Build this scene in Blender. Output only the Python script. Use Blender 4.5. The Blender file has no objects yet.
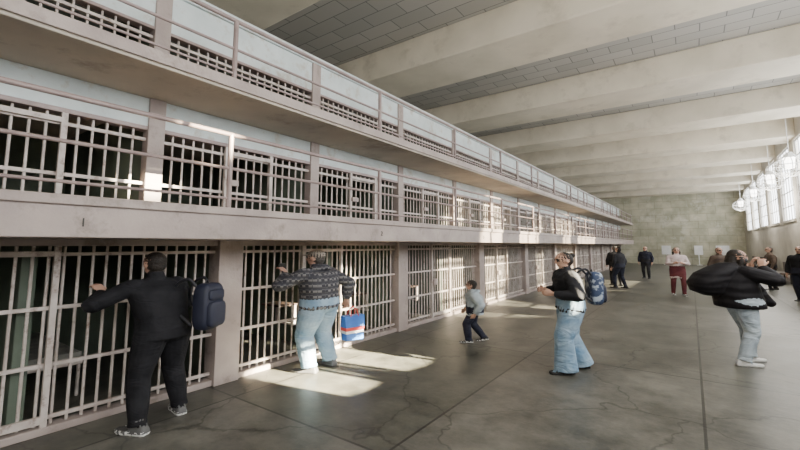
import bpy, math, random
from mathutils import Vector, Matrix
from mathutils.kdtree import KDTree
random.seed(4)
V=Vector
# ------------------------------------------------------------ materials
def mat(name,c1,c2=None,scale=4.0,rough=0.6,bump=0.0,bscale=40.0,metal=0.0,detail=5,spec=0.5,lo=0.35,hi=0.65,stain=None,bd=.02):
    m=bpy.data.materials.new(name); m.use_nodes=True
    nt=m.node_tree; b=nt.nodes['Principled BSDF']
    b.inputs['Roughness'].default_value=rough; b.inputs['Metallic'].default_value=metal
    b.inputs['Specular IOR Level'].default_value=spec
    tc=nt.nodes.new('ShaderNodeTexCoord')
    if c2 is None: c2=tuple(x*0.85 for x in c1)
    n=nt.nodes.new('ShaderNodeTexNoise'); n.inputs['Scale'].default_value=scale; n.inputs['Detail'].default_value=detail
    r=nt.nodes.new('ShaderNodeValToRGB')
    r.color_ramp.elements[0].position=lo; r.color_ramp.elements[1].position=hi
    r.color_ramp.elements[0].color=(*c1,1); r.color_ramp.elements[1].color=(*c2,1)
    nt.links.new(tc.outputs['Object'],n.inputs['Vector'])
    nt.links.new(n.outputs['Fac'],r.inputs['Fac']); col=r.outputs['Color']
    if stain:
        n4=nt.nodes.new('ShaderNodeTexNoise'); n4.inputs['Scale'].default_value=stain[1]; n4.inputs['Detail'].default_value=10; n4.inputs['Roughness'].default_value=.7
        r4=nt.nodes.new('ShaderNodeValToRGB'); r4.color_ramp.elements[0].position=.54; r4.color_ramp.elements[1].position=.66
        r4.color_ramp.elements[0].color=(0,0,0,1); r4.color_ramp.elements[1].color=(.85,.85,.85,1)
        mx=nt.nodes.new('ShaderNodeMix'); mx.data_type='RGBA'; mx.inputs[7].default_value=(*stain[0],1)
        nt.links.new(tc.outputs['Object'],n4.inputs['Vector']); nt.links.new(n4.outputs['Fac'],r4.inputs['Fac']); nt.links.new(r4.outputs['Color'],mx.inputs[0]); nt.links.new(col,mx.inputs[6]); col=mx.outputs[2]
    nt.links.new(col,b.inputs['Base Color'])
    if bump>0:
        n2=nt.nodes.new('ShaderNodeTexNoise'); n2.inputs['Scale'].default_value=bscale; n2.inputs['Detail'].default_value=4
        nt.links.new(tc.outputs['Object'],n2.inputs['Vector'])
        bp=nt.nodes.new('ShaderNodeBump'); bp.inputs['Strength'].default_value=bump; bp.inputs['Distance'].default_value=bd
        nt.links.new(n2.outputs['Fac'],bp.inputs['Height']); nt.links.new(bp.outputs['Normal'],b.inputs['Normal'])
    return m
def cloth(name,c1,c2,rough=.85,spec=.2,bump=.45):
    m=mat(name,c1,c2,5,rough,0,spec=spec); nt=m.node_tree; b=nt.nodes['Principled BSDF']; L=nt.links.new
    tc=nt.nodes.new('ShaderNodeTexCoord'); mp=nt.nodes.new('ShaderNodeMapping'); mp.inputs['Scale'].default_value=(1,1,1.6); mp.inputs['Rotation'].default_value=(.5,.4,0)
    n=nt.nodes.new('ShaderNodeTexNoise'); n.inputs['Scale'].default_value=5; n.inputs['Detail'].default_value=2; n.inputs['Distortion'].default_value=1.0
    bp=nt.nodes.new('ShaderNodeBump'); bp.inputs['Strength'].default_value=bump; bp.inputs['Distance'].default_value=.06
    L(tc.outputs['Object'],mp.inputs['Vector']); L(mp.outputs['Vector'],n.inputs['Vector']); L(n.outputs['Fac'],bp.inputs['Height']); L(bp.outputs['Normal'],b.inputs['Normal'])
    return m
def emis(name,c,s):
    m=bpy.data.materials.new(name); m.use_nodes=True; b=m.node_tree.nodes['Principled BSDF']
    b.inputs['Base Color'].default_value=(*c,1); b.inputs['Emission Color'].default_value=(*c,1); b.inputs['Emission Strength'].default_value=s
    return m
M={}
M['mauve']=mat('mauve_paint',(.40,.335,.305),(.31,.255,.235),2.2,.5,.15,30,stain=((.22,.18,.155),3.0))
M['slab']=mat('slab_concrete',(.50,.45,.37),(.38,.345,.29),1.3,.75,.15,20,stain=((.28,.24,.20),1.6))
M['bar']=mat('bar_paint',(.60,.54,.50),(.43,.37,.335),5,.4,.1,60,stain=((.20,.13,.10),7))
M['rail']=mat('rail_paint',(.33,.255,.24),(.25,.19,.18),5,.4,.1,60)
M['white']=mat('white_paint',(.60,.66,.66),(.50,.56,.56),2.5,.6,.1,20,stain=((.42,.39,.33),3.5))
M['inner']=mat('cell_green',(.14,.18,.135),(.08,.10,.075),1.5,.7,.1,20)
M['dark']=mat('cell_dark',(.05,.05,.045),(.03,.03,.028),2,.8)
M['beam']=mat('beam_plaster',(.78,.71,.58),(.66,.60,.48),1.0,.75,.1,15,stain=((.58,.52,.41),1.2))
M['wallr']=mat('wall_plaster',(.70,.66,.58),(.58,.54,.47),1.2,.75,.1,15)
M['wallf']=mat('wall_far_plaster',(.60,.57,.44),(.40,.39,.29),1.3,.8,.2,8,detail=8,stain=((.68,.66,.57),.9))
M['frame']=mat('window_frame',(.50,.50,.48),(.42,.42,.40),5,.5)
M['metal']=mat('lamp_metal',(.85,.85,.83),(.75,.75,.74),5,.3)
M['sign']=mat('sign_white',(.8,.8,.78),(.7,.7,.7),3,.5)
M['wood']=mat('wood_dark',(.10,.06,.04),(.06,.04,.03),6,.5)
M['bulb']=emis('lamp_glow',(1,.96,.9),9)
M['blanket']=mat('blanket',(.30,.30,.26),(.2,.2,.18),6,.9)
def add_blocks(m):
    nt=m.node_tree; b=nt.nodes['Principled BSDF']; N=nt.nodes.new; L=nt.links.new
    src=b.inputs['Base Color'].links[0].from_socket
    tc=N('ShaderNodeTexCoord'); mp=N('ShaderNodeMapping'); mp.inputs['Rotation'].default_value=(math.radians(90),0,0); L(tc.outputs['Object'],mp.inputs['Vector'])
    br=N('ShaderNodeTexBrick'); br.inputs['Scale'].default_value=1; br.inputs['Brick Width'].default_value=1.3; br.inputs['Row Height'].default_value=.65; br.inputs['Mortar Size'].default_value=.02
    br.inputs['Color1'].default_value=(1,1,1,1); br.inputs['Color2'].default_value=(.88,.88,.86,1); br.inputs['Mortar'].default_value=(.7,.7,.68,1)
    L(mp.outputs['Vector'],br.inputs['Vector']); mx=N('ShaderNodeMix'); mx.data_type='RGBA'; mx.blend_type='MULTIPLY'; mx.inputs[0].default_value=1
    L(src,mx.inputs[6]); L(br.outputs['Color'],mx.inputs[7]); L(mx.outputs[2],b.inputs['Base Color'])
add_blocks(M['wallf'])

def floor_mat():
    m=bpy.data.materials.new('floor_concrete'); m.use_nodes=True; nt=m.node_tree; b=nt.nodes['Principled BSDF']
    L=nt.links.new; N=nt.nodes.new
    tc=N('ShaderNodeTexCoord')
    n=N('ShaderNodeTexNoise'); n.inputs['Scale'].default_value=1.1; n.inputs['Detail'].default_value=12; n.inputs['Roughness'].default_value=.74
    r=N('ShaderNodeValToRGB'); e=r.color_ramp.elements
    e[0].position=.38; e[0].color=(.055,.054,.046,1); e[1].position=.63; e[1].color=(.175,.168,.143,1)
    L(tc.outputs['Object'],n.inputs['Vector']); L(n.outputs['Fac'],r.inputs['Fac'])
    mp=N('ShaderNodeMapping'); mp.inputs['Location'].default_value=(0.0,1.1,0); L(tc.outputs['Object'],mp.inputs['Vector'])
    br=N('ShaderNodeTexBrick'); br.offset=0; br.inputs['Scale'].default_value=1; br.inputs['Brick Width'].default_value=2.2; br.inputs['Row Height'].default_value=3.9
    br.inputs['Mortar Size'].default_value=.014; br.inputs['Color1'].default_value=(1,1,1,1); br.inputs['Color2'].default_value=(.70,.72,.68,1); br.inputs['Mortar'].default_value=(.25,.25,.25,1)
    L(mp.outputs['Vector'],br.inputs['Vector'])
    nw=N('ShaderNodeTexNoise'); nw.inputs['Scale'].default_value=1.6; nw.inputs['Detail'].default_value=7; L(tc.outputs['Object'],nw.inputs['Vector'])
    mx=N('ShaderNodeMix'); mx.data_type='VECTOR'; mx.inputs[0].default_value=.45; L(tc.outputs['Object'],mx.inputs[4]); L(nw.outputs['Color'],mx.inputs[5])
    vo=N('ShaderNodeTexVoronoi'); vo.feature='DISTANCE_TO_EDGE'; vo.inputs['Scale'].default_value=1.0; L(mx.outputs[1],vo.inputs['Vector'])
    vr=N('ShaderNodeValToRGB'); vr.color_ramp.elements[0].position=0; vr.color_ramp.elements[0].color=(.25,.25,.25,1); vr.color_ramp.elements[1].position=.012; vr.color_ramp.elements[1].color=(1,1,1,1)
    L(vo.outputs['Distance'],vr.inputs['Fac'])
    m1=N('ShaderNodeMix'); m1.data_type='RGBA'; m1.blend_type='MULTIPLY'; m1.inputs[0].default_value=1
    L(r.outputs['Color'],m1.inputs[6]); L(br.outputs['Color'],m1.inputs[7])
    m2=N('ShaderNodeMix'); m2.data_type='RGBA'; m2.blend_type='MULTIPLY'; m2.inputs[0].default_value=.7
    L(m1.outputs[2],m2.inputs[6]); L(vr.outputs['Color'],m2.inputs[7]); L(m2.outputs[2],b.inputs['Base Color'])
    rr=N('ShaderNodeMapRange'); rr.inputs[3].default_value=.26; rr.inputs[4].default_value=.62; L(n.outputs['Fac'],rr.inputs[0]); L(rr.outputs[0],b.inputs['Roughness'])
    n3=N('ShaderNodeTexNoise'); n3.inputs['Scale'].default_value=12; n3.inputs['Detail'].default_value=6; L(tc.outputs['Object'],n3.inputs['Vector'])
    bp=N('ShaderNodeBump'); bp.inputs['Strength'].default_value=.12; bp.inputs['Distance'].default_value=.02; L(n3.outputs['Fac'],bp.inputs['Height']); L(bp.outputs['Normal'],b.inputs['Normal'])
    return m
M['floor']=floor_mat()
def tile_mat():
    m=bpy.data.materials.new('ceiling_tile'); m.use_nodes=True; nt=m.node_tree; b=nt.nodes['Principled BSDF']; L=nt.links.new; N=nt.nodes.new
    tc=N('ShaderNodeTexCoord'); br=N('ShaderNodeTexBrick'); br.inputs['Scale'].default_value=1; br.inputs['Brick Width'].default_value=1.0; br.inputs['Row Height'].default_value=.45; br.offset=0.5
    br.inputs['Mortar Size'].default_value=.012; br.inputs['Color1'].default_value=(.50,.48,.44,1); br.inputs['Color2'].default_value=(.41,.395,.36,1); br.inputs['Mortar'].default_value=(.2,.2,.19,1)
    L(tc.outputs['Object'],br.inputs['Vector']); L(br.outputs['Color'],b.inputs['Base Color']); b.inputs['Roughness'].default_value=.85
    return m
M['tile']=tile_mat()

# ------------------------------------------------------------ mesh builder
class MB:
    def __init__(s): s.v=[];s.f=[];s.m=[];s.mats=[]
    def mi(s,m):
        if m not in s.mats: s.mats.append(m)
        return s.mats.index(m)
    def box(s,x0,x1,y0,y1,z0,z1,m):
        k=len(s.v); i=s.mi(m)
        s.v+= [(x,y,z) for z in (z0,z1) for y in (y0,y1) for x in (x0,x1)]
        for q in ((0,2,3,1),(4,5,7,6),(0,1,5,4),(2,6,7,3),(0,4,6,2),(1,3,7,5)):
            s.f.append([k+a for a in q]); s.m.append(i)
    def cyl(s,a,b,r,m,n=8,r2=None):
        a=V(a);b=V(b); r2=r if r2 is None else r2
        d=(b-a).normalized(); u=d.orthogonal().normalized(); w=d.cross(u); k=len(s.v); i=s.mi(m)
        for p,rr in ((a,r),(b,r2)):
            for j in range(n):
                t=2*math.pi*j/n; s.v.append(tuple(p+u*math.cos(t)*rr+w*math.sin(t)*rr))
        for j in range(n):
            s.f.append([k+j,k+(j+1)%n,k+n+(j+1)%n,k+n+j]); s.m.append(i)
        s.f.append([k+j for j in range(n)][::-1]); s.m.append(i)
        s.f.append([k+n+j for j in range(n)]); s.m.append(i)
    def obj(s,name,smooth=False,bevel=0):
        me=bpy.data.meshes.new(name); me.from_pydata(s.v,[],s.f)
        for m in s.mats: me.materials.append(m)
        me.polygons.foreach_set('material_index',s.m)
        if smooth: me.polygons.foreach_set('use_smooth',[True]*len(s.f))
        me.update()
        o=bpy.data.objects.new(name,me); bpy.context.collection.objects.link(o)
        if bevel:
            b=o.modifiers.new('bevel','BEVEL'); b.width=bevel; b.segments=2; b.limit_method='ANGLE'
        return o

# ------------------------------------------------------------ room
XW=-5.0; XL=-4.0; XR=3.8; YN=-7.0; YF=45.0; XFAR=-12.0; WT=.14
CEIL=7.1; BEAMB=6.3
b=MB(); b.box(XFAR,XR+WT,YN,YF,-.2,0,M['floor']); b.obj('floor')
b=MB(); b.box(XFAR,XR+WT,YN,YF,CEIL,CEIL+.2,M['tile']); b.obj('ceiling')
y=-1.6
while y<YF-1.6:
    b=MB(); b.box(XFAR,XR,y,y+1.55,BEAMB,CEIL,M['beam']); b.obj('ceiling_beam',bevel=.03); y+=4.9
b=MB(); b.box(XFAR-.3,XFAR,YN-.3,YF+.3,-.2,CEIL+.2,M['wallr']); b.obj('wall_left')
b=MB(); b.box(XFAR,XR+WT,YN-.3,YN,-.2,CEIL+.2,M['wallr']); b.obj('wall_back')
b=MB(); b.box(XFAR,XR+WT,YF,YF+.3,-.2,CEIL+.2,M['wallf'])
b.obj('wall_far')
WZ0,WZ1=2.9,6.2; WW=3.0
wy=[]
yy=-5.3
while yy<YF-2: wy.append(yy); yy+=3.9
b=MB()
b.box(XR,XR+WT,YN,YF,-.2,WZ0,M['wallr']); b.box(XR,XR+WT,YN,YF,WZ1,CEIL+.2,M['wallr'])
prev=YN
for w in wy:
    b.box(XR,XR+WT,prev,w-WW/2,WZ0,WZ1,M['wallr']); prev=w+WW/2
b.box(XR,XR+WT,prev,YF,WZ0,WZ1,M['wallr'])
b.obj('wall_right')
for k,w in enumerate(wy):
    b=MB(); x=XR+.07
    for t in range(6):
        yv=w-WW/2+WW*t/5; r=.05 if t in(0,5) else .035
        b.box(x-.015,x+.015,yv-r,yv+r,WZ0,WZ1,M['frame'])
    for t in range(6):
        z=WZ0+(WZ1-WZ0)*t/5; r=.05 if t in(0,5) else .022
        b.box(x-.015,x+.015,w-WW/2,w+WW/2,z-r,z+r,M['frame'])
    b.box(XR-.06,XR+.02,w-WW/2-.1,w+WW/2+.1,WZ0-.1,WZ0,M['wallr'])
    b.obj('window_%d'%(k+1))
    l=bpy.data.lights.new('portal','AREA'); l.shape='RECTANGLE'; l.size=WZ1-WZ0; l.size_y=WW; l.cycles.is_portal=True
    o=bpy.data.objects.new('window_portal',l); o.location=(XR+WT-.01,w,(WZ0+WZ1)/2); o.rotation_euler=(0,math.radians(90),0); bpy.context.collection.objects.link(o)
b=MB(); b.box(XR-.04,XR,YN,YF,0,.18,M['mauve']); b.obj('baseboard_right')

# ------------------------------------------------------------ cell block
Y0=-6.0; Y1=40.0; BAY=3.9; P1=3.0
Z1a,Z1b=1.81,2.12
Z2a,Z2b=3.44,3.54
ZT=4.92; XB=-8.0
b=MB()
b.box(XB,XL,Y0,Y1,Z1a,Z1b,M['mauve'])
b.box(XB,XL,Y0,Y1,Z2a,Z2b,M['slab'])
b.box(XL,XL+.03,Y0,Y1,Z2b-.07,Z2b+.05,M['mauve'])
b.box(XL,XL+.03,Y0,Y1,Z1b-.05,Z1b+.03,M['mauve'])
b.box(XB,XW+.06,Y0,Y1,ZT-.12,ZT,M['white'])
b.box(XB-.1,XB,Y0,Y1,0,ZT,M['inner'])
b.box(XW-.1,XW+.02,Y0,Y1,3.10,Z2a,M['white'])
b.box(XW-.1,XW+.02,Y0,Y1,4.30,ZT-.12,M['white'])
b.box(XW-.12,XW+.05,Y0,Y1,0,.07,M['mauve'])
b.box(XW-.1,XW+.04,Y0,Y1,1.74,Z1a,M['mauve'])
b.box(XW-.1,XW+.03,Y0,Y1,3.06,3.11,M['rail'])
b.box(XW-.1,XW+.03,Y0,Y1,4.28,4.32,M['rail'])
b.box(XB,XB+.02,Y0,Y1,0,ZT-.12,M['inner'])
b.box(XB,XW,Y0-.1,Y0,0,ZT,M['slab']); b.box(XB,XW,Y1,Y1+.1,0,ZT,M['slab'])
k=-3; piers=[]
while P1+k*BAY<Y1:
    y=P1+k*BAY
    if y>Y0:
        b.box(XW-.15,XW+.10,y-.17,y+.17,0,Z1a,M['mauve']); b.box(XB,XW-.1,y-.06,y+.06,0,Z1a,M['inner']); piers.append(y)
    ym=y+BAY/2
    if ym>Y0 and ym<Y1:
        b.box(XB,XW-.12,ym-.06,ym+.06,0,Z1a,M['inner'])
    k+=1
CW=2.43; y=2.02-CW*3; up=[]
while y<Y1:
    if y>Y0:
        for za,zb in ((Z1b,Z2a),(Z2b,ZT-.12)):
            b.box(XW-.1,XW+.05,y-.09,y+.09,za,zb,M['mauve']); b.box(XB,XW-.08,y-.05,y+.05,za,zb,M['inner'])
        up.append(y)
    y+=CW
b.obj('cell_block',bevel=.008)

def bars(name,ya,yb,za,zb,sp,r,hz,door=None):
    b=MB(); n=max(2,int((yb-ya)/sp)); x=XW-.03
    for i in range(1,n):
        y=ya+(yb-ya)*i/n; b.cyl((x,y,za),(x,y,zb),r,M['bar'])
    for z in hz:
        b.box(x-.012,x+.025,ya,yb,z-.017,z+.017,M['bar'])
    if door:
        d0,d1=door; xx=x+.045
        for y in (d0,d1): b.box(xx-.02,xx+.025,y-.025,y+.025,za,zb,M['bar'])
        b.box(xx-.02,xx+.06,d0,d0+.16,za+(zb-za)*.45,za+(zb-za)*.53,M['mauve'])
        b.box(xx-.015,xx+.02,d0,d1,zb-.1,zb-.05,M['bar']); b.box(xx-.015,xx+.02,d0,d1,za+.03,za+.1,M['bar'])
    b.obj(name)
for i in range(len(piers)-1):
    ya,yb=piers[i]+.17,piers[i+1]-.17
    bars('cell_front_bars',ya,yb,.07,1.74,.118,.014,(.14,.62,1.15,1.66),(ya+1.1,ya+1.95))
for i in range(len(up)-1):
    ya,yb=up[i]+.09,up[i+1]-.09
    bars('cell_front_bars',ya,yb,Z1b,3.06,.12,.013,(2.45,2.96),(ya+.8,ya+1.5))
    bars('cell_front_bars',ya,yb,Z2b,4.29,.12,.013,(3.80,4.20))
for i,y in enumerate(piers):
    for s in (0,1):
        yy=y+s*BAY/2+.1
        if yy>20: continue
        b=MB(); b.box(-7.7,-5.9,yy,yy+.62,.36,.40,M['bar']); b.box(-7.68,-5.92,yy+.02,yy+.60,.40,.5,M['blanket'])
        for xx in (-7.66,-5.94):
            for y2 in (yy+.03,yy+.59): b.cyl((xx,y2,0),(xx,y2,.5),.02,M['bar'])
        b.obj('prison_cot',bevel=.01)
        b=MB(); b.box(-6.2,-5.7,yy+1.3,yy+1.68,.70,.73,M['wood']); b.box(-5.75,-5.7,yy+1.6,yy+1.66,.35,.70,M['bar']); b.box(-6.2,-6.15,yy+1.6,yy+1.66,.35,.7,M['bar'])
        b.box(-6.2,-5.7,yy+1.62,yy+1.68,.35,.38,M['bar'])
        b.obj('wall_shelf')
def railing(z0,h,name):
    b=MB(); x=XL-.03; y=2.4-2.6*3
    while y<Y1:
        if y>Y0: b.cyl((x,y,z0-.1),(x,y,z0+h),.028,M['rail'],10); b.box(x-.05,x+.05,y-.05,y+.05,z0,z0+.02,M['rail'])
        y+=2.6
    for t,r in ((1,.024),(.55,.017),(.16,.014)):
        b.cyl((x,Y0,z0+h*t),(x,Y1,z0+h*t),r,M['rail'],10)
    b.obj(name,smooth=False)
railing(Z1b,.84,'railing'); railing(Z2b,.74,'railing')
def text(s,loc,size):
    c=bpy.data.curves.new('cell_number','FONT'); c.body=s; c.size=size; c.extrude=.002; c.materials.append(M['dark'])
    o=bpy.data.objects.new('cell_number',c); bpy.context.collection.objects.link(o)
    o.location=loc; o.rotation_euler=(math.radians(90),0,math.radians(90))
for i,y in enumerate((1.1,5.0,8.9,12.8)): text(str(i+1),(XL+.004,y,1.90),.10)

def lamp(x,y,z,en,s=1.5):
    b=MB(); b.cyl((x,y,z+.42*s),(x,y,CEIL),.015,M['metal'],6)
    b.cyl((x,y,z+.42*s),(x,y,z+.28*s),.05*s,M['metal'],12,.16*s)
    b.cyl((x,y,z+.28*s),(x,y,z+.02*s),.11*s,M['bulb'],12,.08*s)
    for j in range(12):
        t=j*math.pi/6; c,sn=math.cos(t)*s,math.sin(t)*s
        pts=[(.16,.28),(.30,.16),(.32,.02),(.22,-.12),(.03,-.18)]
        for p,q in zip(pts,pts[1:]): b.cyl((x+c*p[0],y+sn*p[0],z+p[1]*s),(x+c*q[0],y+sn*q[0],z+q[1]*s),.014,M['metal'],5)
    for rr,zz in ((.31*s,.1*s),(.27*s,-.06*s)):
        for j in range(16):
            t=j*math.pi/8; u=t+math.pi/8
            b.cyl((x+rr*math.cos(t),y+rr*math.sin(t),z+zz),(x+rr*math.cos(u),y+rr*math.sin(u),z+zz),.014,M['metal'],5)
    b.obj('cage_pendant_lamp')
    l=bpy.data.lights.new('lamp_light','POINT'); l.energy=en; l.color=(1,.93,.82); l.shadow_soft_size=.25
    o=bpy.data.objects.new('lamp_light',l); o.location=(x,y,z-.5*s); bpy.context.collection.objects.link(o)
for y in (20,24.5,30.5,38): lamp(3.1,y,4.5,150)
for y in (-3.2,2.0,6.6): lamp(1.8,y,5.2,130)  # added lamps out of view, fill light for the beams and near hall
for x,w in ((1.7,.9),(-2.2,.7),(.2,.6)):
    b=MB(); b.box(x,x+w,YF-1.2,YF-1.15,.9,1.7,M['sign']); b.cyl((x+w/2,YF-1.17,0),(x+w/2,YF-1.17,.9),.03,M['metal']); b.box(x+.1,x+w-.1,YF-1.4,YF-.95,0,.03,M['metal']); b.obj('information_sign')
def bench(y):
    b=MB(); b.box(3.1,3.6,y,y+1.8,.42,.48,M['wood']); b.box(3.55,3.62,y,y+1.8,.48,.95,M['wood'])
    for q in (y+.1,y+1.65): b.box(3.15,3.2,q,q+.06,0,.42,M['dark']); b.box(3.53,3.58,q,q+.06,0,.42,M['dark'])
    b.obj('wooden_bench')
for y in (25,29,33,37): bench(y)

# ------------------------------------------------------------ people
def catmull(P,R,n=5):
    out=[];rr=[]
    Q=[P[0]*2-P[1]]+P+[P[-1]*2-P[-2]]
    for i in range(1,len(Q)-2):
        for k in range(n):
            t=k/n; a,b,c,d=Q[i-1],Q[i],Q[i+1],Q[i+2]
            out.append(0.5*((2*b)+(c-a)*t+(2*a-5*b+4*c-d)*t*t+(3*b-a-3*c+d)*t**3)); rr.append(R[i-1]*(1-t)+R[i]*t)
    out.append(P[-1]); rr.append(R[-1]); return out,rr
class Body:
    def __init__(s): s.v=[];s.f=[];s.l=[]
    def rings(s,rs,label):
        n=len(rs[0]); k=len(s.v)
        for r in rs: s.v+=r; s.l+=[label]*n
        for i in range(len(rs)-1):
            for j in range(n):
                a=k+i*n+j; c=k+i*n+(j+1)%n; s.f.append([a,c,c+n,a+n])
        for i,rev in ((0,True),(len(rs)-1,False)):
            c=sum(rs[i],V((0,0,0)))/n; s.v.append(c); s.l.append(label); ci=len(s.v)-1
            for j in range(n):
                a=k+i*n+j; d=k+i*n+(j+1)%n; s.f.append([d,a,ci] if rev else [a,d,ci])
    def tube(s,P,R,label,n=14,sm=5,flat=False):
        P=[V(p) for p in P]
        if sm>1: P,R=catmull(P,list(R),sm)
        d0=(P[0]-P[1]).normalized(); d1=(P[-1]-P[-2]).normalized()
        pre=[];prr=[];post=[];por=[]
        for a in (80,50,25):
            t=math.radians(a); pre.append(P[0]+d0*R[0]*math.sin(t)); prr.append(R[0]*math.cos(t))
        if not flat:
            for a in (25,50,80):
                t=math.radians(a); post.append(P[-1]+d1*R[-1]*math.sin(t)); por.append(R[-1]*math.cos(t))
        P=pre+P+post; R=prr+list(R)+por
        u=None; rs=[]
        for i,p in enumerate(P):
            d=(P[min(i+1,len(P)-1)]-P[max(i-1,0)]).normalized()
            if u is None: u=d.orthogonal().normalized()
            u=(u-d*u.dot(d)).normalized(); w=d.cross(u)
            rs.append([p+(u*math.cos(2*math.pi*j/n)+w*math.sin(2*math.pi*j/n))*R[i] for j in range(n)])
        s.rings(rs,label)
    def ell(s,c,r,label,rot=None,n=18):
        c=V(c); rs=[]
        for i in range(1,12):
            p=math.pi*i/12; ring=[]
            for j in range(n):
                t=2*math.pi*j/n; q=V((r[0]*math.sin(p)*math.cos(t),r[1]*math.sin(p)*math.sin(t),-r[2]*math.cos(p)))
                if rot: q=rot@q
                ring.append(c+q)
            rs.append(ring)
        s.rings(rs,label)
    def loft(s,secs,label,n=28,rot=None):
        rs=[]
        for c,rx,ry in secs:
            ring=[]
            for j in range(n):
                t=2*math.pi*j/n; cs,sn=math.cos(t),math.sin(t)
                q=V((rx*math.copysign(abs(cs)**.85,cs),ry*math.copysign(abs(sn)**.85,sn),0))
                if rot: q=rot@q
                ring.append(V(c)+q)
            rs.append(ring)
        s.rings(rs,label)
def ik(a,c,l1,l2,pole):
    d=c-a; L=min(d.length,(l1+l2)*.998); dr=d.normalized(); x=(l1*l1-l2*l2+L*L)/(2*L); h=math.sqrt(max(l1*l1-x*x,0))
    p=(pole-dr*pole.dot(dr)).normalized(); return a+dr*x+p*h, a+dr*L
def hand(B,w,d,nrm,side,curl,S=1.0):
    d=d.normalized(); nrm=(nrm-d*nrm.dot(d)).normalized(); sd=d.cross(nrm)
    if side<0: sd=-sd
    kn=[]
    for i,(o,l) in enumerate(((.030,.088),(.010,.092),(-.011,.088),(-.030,.080))):
        k=w+d*l*S+sd*o*S; kn.append(k); B.tube([w+sd*o*.5*S,k],[.016*S,.013*S],'skin',8,1)
    lens=(.072,.080,.074,.058)
    for i,k in enumerate(kn):
        p=k; a=curl*.5; pts=[p]
        for j,fr in enumerate((.45,.32,.25)):
            dd=(d*math.cos(a)+nrm*math.sin(a)+sd*(.10-.07*i)).normalized(); p=p+dd*lens[i]*fr*S*1.05; pts.append(p); a+=curl*.8
        B.tube(pts,[.0105*S,.0095*S,.009*S,.0075*S],'skin',8,2)
    t0=w+d*.028*S+sd*.022*S; t1=t0+(d*.6+sd*.75+nrm*.2).normalized()*.035*S; t2=t1+(d*.85+sd*.3+nrm*.4*curl).normalized()*.03*S; t3=t2+(d*.9+nrm*.5*curl).normalized()*.024*S
    B.tube([t0,t1,t2,t3],[.015*S,.012*S,.011*S,.009*S],'skin',8,2)

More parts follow.
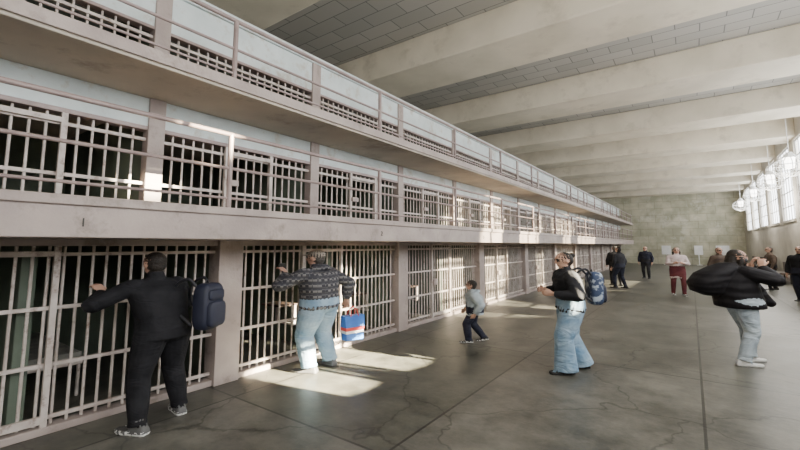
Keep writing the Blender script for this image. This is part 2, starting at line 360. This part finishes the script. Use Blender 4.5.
SK=mat('skin',(.55,.33,.24),(.48,.28,.2),8,.5)
EYE=mat('eye_dark',(.03,.02,.02)); LIP=mat('lips',(.42,.17,.15))
def person(name,pos,theta,H,sp,mats,vox=.009,wide=1.12):
    B=Body(); g=sp.get
    bulk=g('bulk',1.0); hipz=g('hipz',.915); hx,hy=g('hip',(0,0)); cx,cy=g('chest',(0,0)); shz=g('shz',1.39)
    hip=V((hx,hy,hipz)); ch=V((cx,cy,shz))
    cyaw=Matrix.Rotation(g('cyaw',0),3,'Z')
    lr=g('legr',(.105,.095,.07,.062,.055))
    hem=g('hem',.0)
    for s,ft in ((-1,g('feet')[0]),(1,g('feet')[1])):
        fx,fy,fa,lift,tilt=ft
        h=hip+V((s*.085*bulk**.5,0,0)); an=V((fx,fy,.085+lift))
        kn,an=ik(h,an,.43,.42,V((s*.12,1,0)))
        q=lr
        hemz=an+(kn-an).normalized()*(-.035 if q[4]>.1 else -.01)
        B.tube([h,h.lerp(kn,.4),h.lerp(kn,.82),kn,kn.lerp(an,.2),kn.lerp(an,.6),kn.lerp(an,.88),hemz],[q[0]*bulk**.5,q[1]*bulk**.5,q[2]*1.06,q[2],q[2]*.97,q[3],q[4]*.98,q[4]*1.02],'pants',18,3,flat=True)
        R=Matrix.Rotation(fa,3,'Z')@Matrix.Rotation(-tilt,3,'X')
        prof=[(-.085,.030),(-.07,.040),(-.03,.043),(.03,.044),(.09,.050),(.13,.046),(.16,.034),(.175,.018)]
        def outline(sc,z0,zf):
            return [an+R@V((sgn*w*sc,yy*(.5+.5*sc)*1.05 ,-.085+z0+zf(yy))) for sgn,seq in ((1,prof),(-1,prof[::-1])) for yy,w in seq]
        fl=lambda yy:0
        B.rings([outline(1.05,.0,fl),outline(1.08,.015,fl),outline(1.05,.03,fl)],'sole')
        top=lambda k:(lambda yy:(-k*max(0,(yy-.02))*4.2))
        B.rings([outline(1.0,.028,fl),outline(.98,.045,fl),outline(.85,.065,top(.10)),outline(.66,.088,top(.20))],'shoe')
        B.tube([an+R@V((0,-.035,-.03)),an+V((0,-.005,.04))],[.040,.042],'shoe',12,1)
    B.loft([(hip+V((0,0,-.10)),.10*bulk,.09*bulk),(hip+V((0,-.01,-.04)),.165*bulk**.7,.115*bulk),(hip+V((0,-.01,.04)),.165*bulk**.7,.115*bulk),(hip+V((0,0,.12)),.145*bulk,.10*bulk)],'pants')
    tw=g('tw',(.175,.165,.175,.19,.18)); td=g('td',(.13,.12,.13,.13,.105))
    secs=[]; zs=(hem,.14,.28,.40,.465); base=hip
    top=ch
    for (zz,w,d) in zip(zs,tw,td):
        t=(zz)/.475; c=base.lerp(top,t) if t>=0 else base+V((0,0,zz))
        bow=math.sin(max(0,min(1,t))*math.pi)*g('bow',-.015)
        secs.append((c+V((0,bow,0)),w*bulk,d*bulk))
    secs=[(secs[0][0],secs[0][1]*.96,secs[0][2]*.96)]+[(secs[0][0]+V((0,0,.015)),secs[0][1],secs[0][2])]+secs[1:]
    secs+=[(top+V((0,0,.04)),.11*bulk,.08),(top+V((0,0,.075)),.055,.055)]
    B.loft(secs,'top',rot=cyaw)
    hy_=g('hyaw',0); hp=g('hpitch',0)
    hc=top+V((0,.02,.0))+V(g('headoff',(0,0,0)))+V((0,0,.205))
    B.tube([top+V((0,0,.03)),hc+V((0,-.012,-.07))],[.058,.052],'skin',14,1)
    B.tube([top+V((0,-.005,.05)),top+V((0,-.0,.085))],[.072,.066],'top',16,1)
    Rh=Matrix.Rotation(hy_,3,'Z')@Matrix.Rotation(hp,3,'X')
    E=lambda c,r,l:B.ell(hc+Rh@V(c),r,l,Rh)
    E((0,0,.012),(.074,.094,.102),'skin'); E((0,.024,-.052),(.053,.062,.062),'skin')
    E((0,.098,-.018),(.013,.020,.022),'skin'); E((0,.088,.004),(.009,.014,.03),'skin')
    for s in (-1,1):
        E((s*.076,-.005,-.012),(.010,.02,.032),'skin'); E((s*.03,.083,.008),(.013,.008,.007),'eye'); E((s*.03,.088,.028),(.018,.008,.004),'hair')
    if g('mask'): E((0,.055,-.045),(.058,.050,.045),'mask')
    else: E((0,.082,-.058),(.022,.008,.006),'lip')
    hr=g('hairr',1.0)
    E((0,-.022,.030),(.083*hr,.092*hr,.094*hr),'hair')
    E((0,-.045,-.02),(.074*hr,.06*hr,.075*hr),'hair')
    if g('bun'): E((0,-.12,.055),(.04,.038,.04),'hair'); E((0,-.05,.0),(.082,.07,.09),'hair')
    if g('long'):
        B.tube([hc+Rh@V((0,-.05,.0)),hc+Rh@V((0,-.075,-.10)),hc+Rh@V((0,-.085,-.20))],[.075,.075,.055],'hair',14,3)
        for s in(-1,1): B.tube([hc+Rh@V((s*.07,.0,.03)),hc+Rh@V((s*.08,-.0,-.08)),hc+Rh@V((s*.075,-.02,-.19))],[.028,.032,.022],'hair',10,3)
    if g('cap'):
        E((0,-.012,.055),(.090,.104,.072),'cap'); E((0,.10,.045),(.068,.062,.010),'cap')
    if g('hood'):
        B.tube([top+V((-.1,-.05,.05)),top+V((0,-.1,.07)),top+V((.1,-.05,.05))],[.045,.055,.045],'top',12,3)
    ar=g('armr',(.068,.058,.050,.040))
    for i,s in ((0,-1),(1,1)):
        sh=top+cyaw@V((s*.155*bulk,0,-.02)); hd=V(g('hands')[i]); pole=V(g('poles',((-.6,-.6,-.6),(.6,-.6,-.6)))[i])
        el,wr=ik(sh,hd,.285,.255,pole)
        B.tube([sh+V((-s*.04,0,.0)),sh,sh.lerp(el,.45),sh.lerp(el,.86),el,el.lerp(wr,.16),el.lerp(wr,.55),wr],[ar[0]*.95,ar[0],ar[1]*1.05,ar[1],ar[1]*.98,ar[1]*.97,ar[2],ar[3]],'top',14,3,flat=True)
        hd_=g('hdirs'); d=(wr-el).normalized() if not hd_ or not hd_[i] else V(hd_[i]).normalized()
        nn=V(g('pnorm',((1,.0,0.01),(-1,0,0.01)))[i])
        B.tube([wr-(wr-el).normalized()*.03,wr+d*.02],[.026,.024],'skin',10,1)
        sd=g('thumb',(None,None))[i]
        fwd=V((0,1,.3)) if sd is None else V(sd)
        nm=(nn-d*nn.dot(d)).normalized(); side=1 if d.cross(nm).dot(fwd)>0 else -1
        hand(B,wr+d*.012,d,nm,side,g('curl',(.5,.5))[i],g('hs',1.0))
    if 'extra' in sp: sp['extra'](B,hip,top,hc)
    me=bpy.data.meshes.new('src'); me.from_pydata([tuple(v) for v in B.v],[],B.f)
    o=bpy.data.objects.new('src',me); bpy.context.collection.objects.link(o)
    r=o.modifiers.new('r','REMESH'); r.mode='VOXEL'; r.voxel_size=vox
    sm=o.modifiers.new('s','SMOOTH'); sm.factor=.5; sm.iterations=2
    dg=bpy.context.evaluated_depsgraph_get(); me2=bpy.data.meshes.new_from_object(o.evaluated_get(dg))
    bpy.data.objects.remove(o)
    kd=KDTree(len(B.v))
    for i,v in enumerate(B.v): kd.insert(v,i)
    kd.balance()
    labs=[]
    me2.materials.clear()
    for l in mats: labs.append(l); me2.materials.append(mats[l])
    for l in ('skin','eye','lip'):
        if l not in mats:
            labs.append(l); me2.materials.append({'eye':EYE,'lip':LIP,'skin':SK}[l])
    lm={l:i for i,l in enumerate(labs)}
    mi=[]
    for p in me2.polygons:
        co,i,d=kd.find(p.center); mi.append(lm.get(B.l[i],0))
    me2.polygons.foreach_set('material_index',mi); me2.polygons.foreach_set('use_smooth',[True]*len(mi))
    me2.name=name
    ob=bpy.data.objects.new(name,me2); bpy.context.collection.objects.link(ob)
    sc=H/1.7; ob.scale=(sc*wide,sc*wide,sc); ob.location=pos; ob.rotation_euler=(0,0,theta)
    return ob
c_black=cloth('cloth_black',(.008,.008,.010),(.018,.018,.021))
c_navy=cloth('cloth_navy',(.015,.017,.03),(.028,.03,.045))
c_dark=cloth('cloth_charcoal',(.014,.014,.017),(.03,.03,.034))
c_jean=cloth('denim_light',(.16,.27,.39),(.33,.44,.54),bump=.7)
c_jean2=cloth('denim_pale',(.36,.43,.50),(.48,.55,.60),bump=.7)
c_grey=cloth('cloth_grey_blue',(.28,.33,.36),(.40,.45,.48))
c_pink=cloth('cloth_pink_white',(.65,.55,.53),(.5,.40,.4))
c_maroon=cloth('cloth_maroon',(.10,.025,.035),(.14,.04,.04))
c_brown=cloth('cloth_brown',(.07,.05,.04),(.11,.08,.06))
c_cap=mat('cap_beige',(.34,.29,.24),(.28,.24,.19),8,.8,.2,30)
h_dark=mat('hair_dark',(.012,.010,.008),(.025,.018,.014),30,.6,.6,60,spec=.3)
h_grey=mat('hair_greying',(.04,.035,.03),(.09,.08,.07),30,.7,.6,60,spec=.3)
s_black=mat('shoe_black',(.02,.02,.02)); s_grey=mat('shoe_grey',(.10,.10,.10)); s_white=mat('shoe_white',(.75,.75,.73),rough=.5)
k_mask=mat('mask_black',(.03,.03,.035))
def plaid():
    m=bpy.data.materials.new('puffer_pattern'); m.use_nodes=True; nt=m.node_tree; b=nt.nodes['Principled BSDF']; L=nt.links.new;N=nt.nodes.new
    tc=N('ShaderNodeTexCoord'); w=N('ShaderNodeTexWave'); w.bands_direction='Z'; w.inputs['Scale'].default_value=4.0; w.inputs['Distortion'].default_value=1.2
    ch=N('ShaderNodeTexChecker'); ch.inputs['Scale'].default_value=26; ch.inputs['Color1'].default_value=(.045,.045,.055,1); ch.inputs['Color2'].default_value=(.19,.185,.185,1)
    L(tc.outputs['Object'],w.inputs['Vector']); L(tc.outputs['Object'],ch.inputs['Vector'])
    mx=N('ShaderNodeMix'); mx.data_type='RGBA'; L(w.outputs['Fac'],mx.inputs[0]); mx.inputs[6].default_value=(.05,.05,.06,1); L(ch.outputs['Color'],mx.inputs[7])
    L(mx.outputs[2],b.inputs['Base Color']); b.inputs['Roughness'].default_value=.85; b.inputs['Specular IOR Level'].default_value=.2
    bp=N('ShaderNodeBump'); bp.inputs['Distance'].default_value=.03; bp.inputs['Strength'].default_value=.5; L(w.outputs['Fac'],bp.inputs['Height']); L(bp.outputs['Normal'],b.inputs['Normal'])
    return m
c_plaid=plaid()
def puffer():
    m=bpy.data.materials.new('puffer_black'); m.use_nodes=True; nt=m.node_tree; b=nt.nodes['Principled BSDF']; L=nt.links.new;N=nt.nodes.new
    tc=N('ShaderNodeTexCoord'); w=N('ShaderNodeTexWave'); w.bands_direction='Z'; w.inputs['Scale'].default_value=2.6; w.inputs['Distortion'].default_value=4; w.inputs['Detail'].default_value=2
    L(tc.outputs['Object'],w.inputs['Vector']); b.inputs['Base Color'].default_value=(.009,.008,.010,1); b.inputs['Roughness'].default_value=.7; b.inputs['Specular IOR Level'].default_value=.22
    bp=N('ShaderNodeBump'); bp.inputs['Distance'].default_value=.03; bp.inputs['Strength'].default_value=.4; L(w.outputs['Fac'],bp.inputs['Height']); L(bp.outputs['Normal'],b.inputs['Normal'])
    return m
c_puff=puffer()
R=math.radians
person('man_in_black_jacket',(-4.40,1.98,0),R(98),1.66,dict(bulk=1.22,feet=[(-.20,-.06,.25,0,0),(.20,.04,-.3,0,0)],hands=[(-.30,.38,1.30),(.13,.34,1.20)],chest=(-.05,.07),
   poles=((-.9,-.1,-.6),(.8,-.3,-.7)),hem=-.07,legr=(.12,.105,.088,.078,.066),hpitch=-.05,hyaw=.0,headoff=(.0,.02,0),armr=(.08,.072,.06,.045),
   hdirs=[(0,.7,.7),(0,.7,.7)],pnorm=((0,1,-.5),(0,1,-.5)),thumb=((1,0,0),(-1,0,0)),curl=(.9,.9)),
   dict(top=c_black,pants=c_black,shoe=s_grey,sole=s_white,hair=h_dark),.008,1.26)
person('man_in_patterned_puffer_jacket',(-4.42,4.12,0),R(100),1.66,dict(bulk=1.42,feet=[(-.16,.0,.25,0,0),(.16,-.03,-.25,0,0)],hands=[(-.20,.30,1.36),(.36,-.10,.95)],
   poles=((-.9,-.1,-.7),(.7,-.8,-.1)),hem=-.03,legr=(.12,.115,.10,.092,.084),cap=1,hood=1,chest=(0,.05),armr=(.09,.082,.07,.05),hyaw=.2,
   hdirs=[(0,.6,.8),(.05,-.1,-1)],pnorm=((0,1,-.5),(-1,0,0)),thumb=((1,0,0),(0,1,0)),curl=(.7,1.2)),
   dict(top=c_plaid,pants=c_jean,shoe=s_grey,sole=s_grey,hair=h_grey,cap=c_cap),.008,1.38)
person('child_in_grey_jacket',(-3.3,6.9,0),R(122),1.12,dict(bulk=1.4,hipz=.895,shz=1.30,feet=[(-.08,.14,.1,0,-.0),(.08,-.18,-.1,.02,.25)],hands=[(-.30,.02,.82),(.28,.14,.84)],
   hem=-.14,legr=(.10,.09,.085,.08,.07),hairr=1.2,hood=1,chest=(0,.03),armr=(.10,.09,.08,.055),headoff=(0,.02,.03)),
   dict(top=c_grey,pants=c_navy,shoe=s_black,sole=s_white,hair=h_dark),.012,1.38)
person('woman_in_flared_jeans',(-1.45,6.15,0),R(122),1.63,dict(bulk=1.2,feet=[(-.13,.12,.1,0,0),(.12,-.14,-.15,0,0)],hands=[(-.16,.22,1.12),(.16,.24,1.14)],
   hem=-.04,legr=(.12,.118,.108,.115,.128),bun=1,hyaw=.2,hpitch=-.15,armr=(.088,.08,.068,.045),chest=(0,.04),curl=(.7,.7)),
   dict(top=c_dark,pants=c_jean,shoe=s_black,sole=s_black,hair=h_dark),.009,1.28)
def coat(B,hip,top,hc):
    B.loft([(V((-.04,-.28,1.00)),.10,.10),(V((-.04,-.34,1.07)),.19,.18),(V((-.03,-.34,1.20)),.22,.22),(V((-.02,-.27,1.34)),.21,.20),(V((0,-.16,1.45)),.16,.15),(V((0,-.10,1.51)),.08,.08)],'top')
    B.tube([(0,.05,1.15),(0,.20,1.0),(.02,.34,.90)],[.18,.14,.06],'top',16,4)
person('woman_in_black_puffer_jacket',(.54,8.02,0),R(-60),1.67,dict(bulk=1.15,feet=[(-.10,.14,.1,0,0),(.12,-.08,-.2,0,0)],hands=[(-.05,.20,1.46),(.10,.22,1.44)],
   poles=((-.9,.3,-.6),(.7,.4,-.7)),hem=-.08,legr=(.11,.105,.085,.078,.072),long=1,mask=1,hyaw=-.2,armr=(.10,.095,.08,.06),tw=(.22,.21,.21,.20,.19),td=(.22,.21,.19,.17,.13),
   bow=-.04,curl=(.9,.9),hdirs=[(.2,.2,.9),(-.2,.2,.9)],pnorm=((.3,.4,-.5),(-.3,.4,-.5)),extra=coat),
   dict(top=c_puff,pants=c_jean2,shoe=s_white,sole=s_white,hair=h_dark,mask=k_mask),.009,1.22)
std=lambda **k:dict(dict(bulk=1.15,feet=[(-.12,.1,.1,0,0),(.12,-.1,-.1,0,0)],hands=[(-.26,.08,.86),(.26,.05,.86)],hem=-.08),**k)
person('woman_in_pink_coat',(-.45,17.4,0),R(-170),1.66,std(hem=-.3,hands=[(-.12,.3,1.15),(.12,.3,1.15)],long=1),dict(top=c_pink,pants=c_maroon,shoe=s_black,sole=s_white,hair=h_dark),.018,1.25)
person('visitor_in_dark_coat',(-2.45,18.8,0),R(60),1.66,std(),dict(top=c_dark,pants=c_navy,shoe=s_black,sole=s_black,hair=h_dark),.018,1.25)
person('visitor_in_dark_coat',(-2.75,20,0),R(20),1.70,std(),dict(top=c_black,pants=c_dark,shoe=s_black,sole=s_black,hair=h_grey),.02,1.25)
person('visitor_in_dark_coat',(-2.0,25,0),R(170),1.66,std(),dict(top=c_navy,pants=c_dark,shoe=s_black,sole=s_black,hair=h_dark),.02,1.25)
person('visitor_in_brown_jacket',(.75,17.5,0),R(210),1.66,std(),dict(top=c_brown,pants=c_navy,shoe=s_black,sole=s_black,hair=h_dark),.02,1.2)
person('visitor_in_dark_coat',(2.75,17.6,0),R(150),1.70,std(),dict(top=c_black,pants=c_navy,shoe=s_black,sole=s_black,hair=h_dark),.018,1.3)
person('visitor_in_dark_coat',(2.5,21.5,0),R(100),1.66,std(),dict(top=c_brown,pants=c_black,shoe=s_black,sole=s_black,hair=h_dark),.018,1.2)
def phone(pos,theta,local,sc,wide):
    b=MB(); b.box(-.075,.075,-.006,.006,-.04,.04,M['dark']); b.box(.03,.06,.006,.010,.005,.03,M['metal'])
    o=b.obj('smartphone',bevel=.004); p=Matrix.Rotation(theta,3,'Z')@V((local[0]*sc*wide,local[1]*sc*wide,local[2]*sc)); o.location=V(pos)+p; o.rotation_euler=(0,0,theta)
phone((-4.42,4.12,0),R(100),(-.17,.39,1.48),.976,1.38)
phone((.54,8.02,0),R(-60),(.02,.30,1.56),.98,1.22)

def rbox(B,c,h,label,rot,e=.45,n=20):
    rs=[]
    for i in range(1,14):
        p=math.pi*i/14; ring=[]
        for j in range(n):
            t=2*math.pi*j/n
            sg=lambda v,k:math.copysign(abs(v)**k,v)
            q=V((h[0]*sg(math.sin(p),e)*sg(math.cos(t),e),h[1]*sg(math.sin(p),e)*sg(math.sin(t),e),-h[2]*sg(math.cos(p),e)))
            ring.append(V(c)+rot@q)
        rs.append(ring)
    B.rings(rs,label)
def bodyobj(B,name,mats,pos,theta):
    me=bpy.data.meshes.new(name); me.from_pydata([tuple(v) for v in B.v],[],B.f)
    ls=list(mats); 
    for l in ls: me.materials.append(mats[l])
    me.polygons.foreach_set('material_index',[ls.index(B.l[f[0]]) for f in B.f]); me.polygons.foreach_set('use_smooth',[True]*len(B.f))
    o=bpy.data.objects.new(name,me); bpy.context.collection.objects.link(o); o.location=pos; o.rotation_euler=(0,0,theta); return o
def backpack(pos,theta,mats,s=1.0):
    B=Body(); I=Matrix.Identity(3)
    rbox(B,(0,0,0),(.15*s,.085*s,.22*s),'a',I); rbox(B,(0,-.08*s,-.07*s),(.12*s,.045*s,.12*s),'b',I); rbox(B,(0,-.075*s,.11*s),(.11*s,.03*s,.05*s),'b',I)
    for sg in(-1,1): B.tube([(sg*.09,.06,.17*s),(sg*.12,.16,.26*s),(sg*.13,.30,.18*s),(sg*.14,.30,.0),(sg*.13,.10,-.16*s)],[.016]*5,'c',8,4)
    B.tube([(-.03,.03,.21*s),(0,.03,.25*s),(.03,.03,.21*s)],[.008]*3,'c',6,4)
    return bodyobj(B,'backpack',mats,pos,theta)
bp_navy=mat('backpack_navy',(.008,.011,.028),(.015,.018,.038)); bp_blue=mat('backpack_blue',(.03,.05,.11),(.36,.42,.50),12,.7,lo=.52,hi=.60); strap=mat('strap_black',(.015,.015,.02))
backpack((-4.12,2.28,1.12),R(115),dict(a=bp_navy,b=bp_navy,c=strap),1.08)
backpack((-1.16,6.34,1.14),R(122),dict(a=bp_blue,b=bp_navy,c=strap),1.05)
tb=mat('bag_blue',(.03,.12,.45),(.05,.2,.6),4,.4); tr=mat('bag_red',(.6,.06,.05),(.5,.05,.05),4,.4)
b=MB()
def frus(b,z0,z1,a0,b0,a1,b1,m):
    k=len(b.v); i=b.mi(m)
    for z,a,c in((z0,a0,b0),(z1,a1,b1)): b.v+=[(-a,-c,z),(a,-c,z),(a,c,z),(-a,c,z)]
    for j in range(4): b.f.append([k+j,k+(j+1)%4,k+4+(j+1)%4,k+4+j]); b.m.append(i)
    b.f.append([k+3,k+2,k+1,k]); b.m.append(i); b.f.append([k+4,k+5,k+6,k+7]); b.m.append(i)
frus(b,0,.10,.15,.07,.155,.075,tb); frus(b,.10,.14,.157,.077,.16,.08,M['sign']); frus(b,.14,.19,.162,.08,.165,.083,tr); frus(b,.19,.36,.165,.083,.175,.06,tb)
for s in(-1,1):
    pts=[(-.07,s*.06,.34),(-.05,s*.03,.44),(0,0,.49),(.05,s*.03,.44),(.07,s*.06,.34)]
    for p,q in zip(pts,pts[1:]): b.cyl(p,q,.009,tr,6)
o=b.obj('reusable_tote_bag',bevel=.01); o.location=(-4.25,4.64,.33); o.rotation_euler=(0,0,R(75))

# ------------------------------------------------------------ light
w=bpy.data.worlds.new('sky'); bpy.context.scene.world=w; w.use_nodes=True
bg=w.node_tree.nodes['Background']; bg.inputs['Color'].default_value=(.96,.98,1,1); bg.inputs['Strength'].default_value=9.5
def beam(target,rad,E,t=4.0):
    d=V((-8.2,-1.5,-3.3)); p=V(target)-d*t; r=(d*t).length
    l=bpy.data.lights.new('sunbeam','SPOT'); l.energy=E*39.5*r*r; l.spot_size=2*math.atan(rad/r); l.spot_blend=.15; l.shadow_soft_size=.12; l.color=(1,.87,.62)
    o=bpy.data.objects.new('sunbeam',l); o.location=p; o.rotation_euler=d.to_track_quat('-Z','Y').to_euler(); bpy.context.collection.objects.link(o)
beam((-4.2,5.0,0.0),.50,75)
beam((-4.1,3.75,0.0),.42,75)
beam((-5,5.15,.9),.42,40)
beam((-5,2.0,2.6),.30,50)
beam((-5,6.9,2.6),.30,45)
beam((-5,10.8,1.4),2.3,15)
beam((-5,20,1.6),4.0,9)
# ------------------------------------------------------------ camera
c=bpy.data.cameras.new('camera'); c.lens=18; c.sensor_width=36; c.shift_y=-.0275; c.clip_end=300
o=bpy.data.objects.new('camera',c); bpy.context.collection.objects.link(o); o.location=(0,0,1.75)
o.rotation_euler=(R(96),0,R(35.9)); bpy.context.scene.camera=o
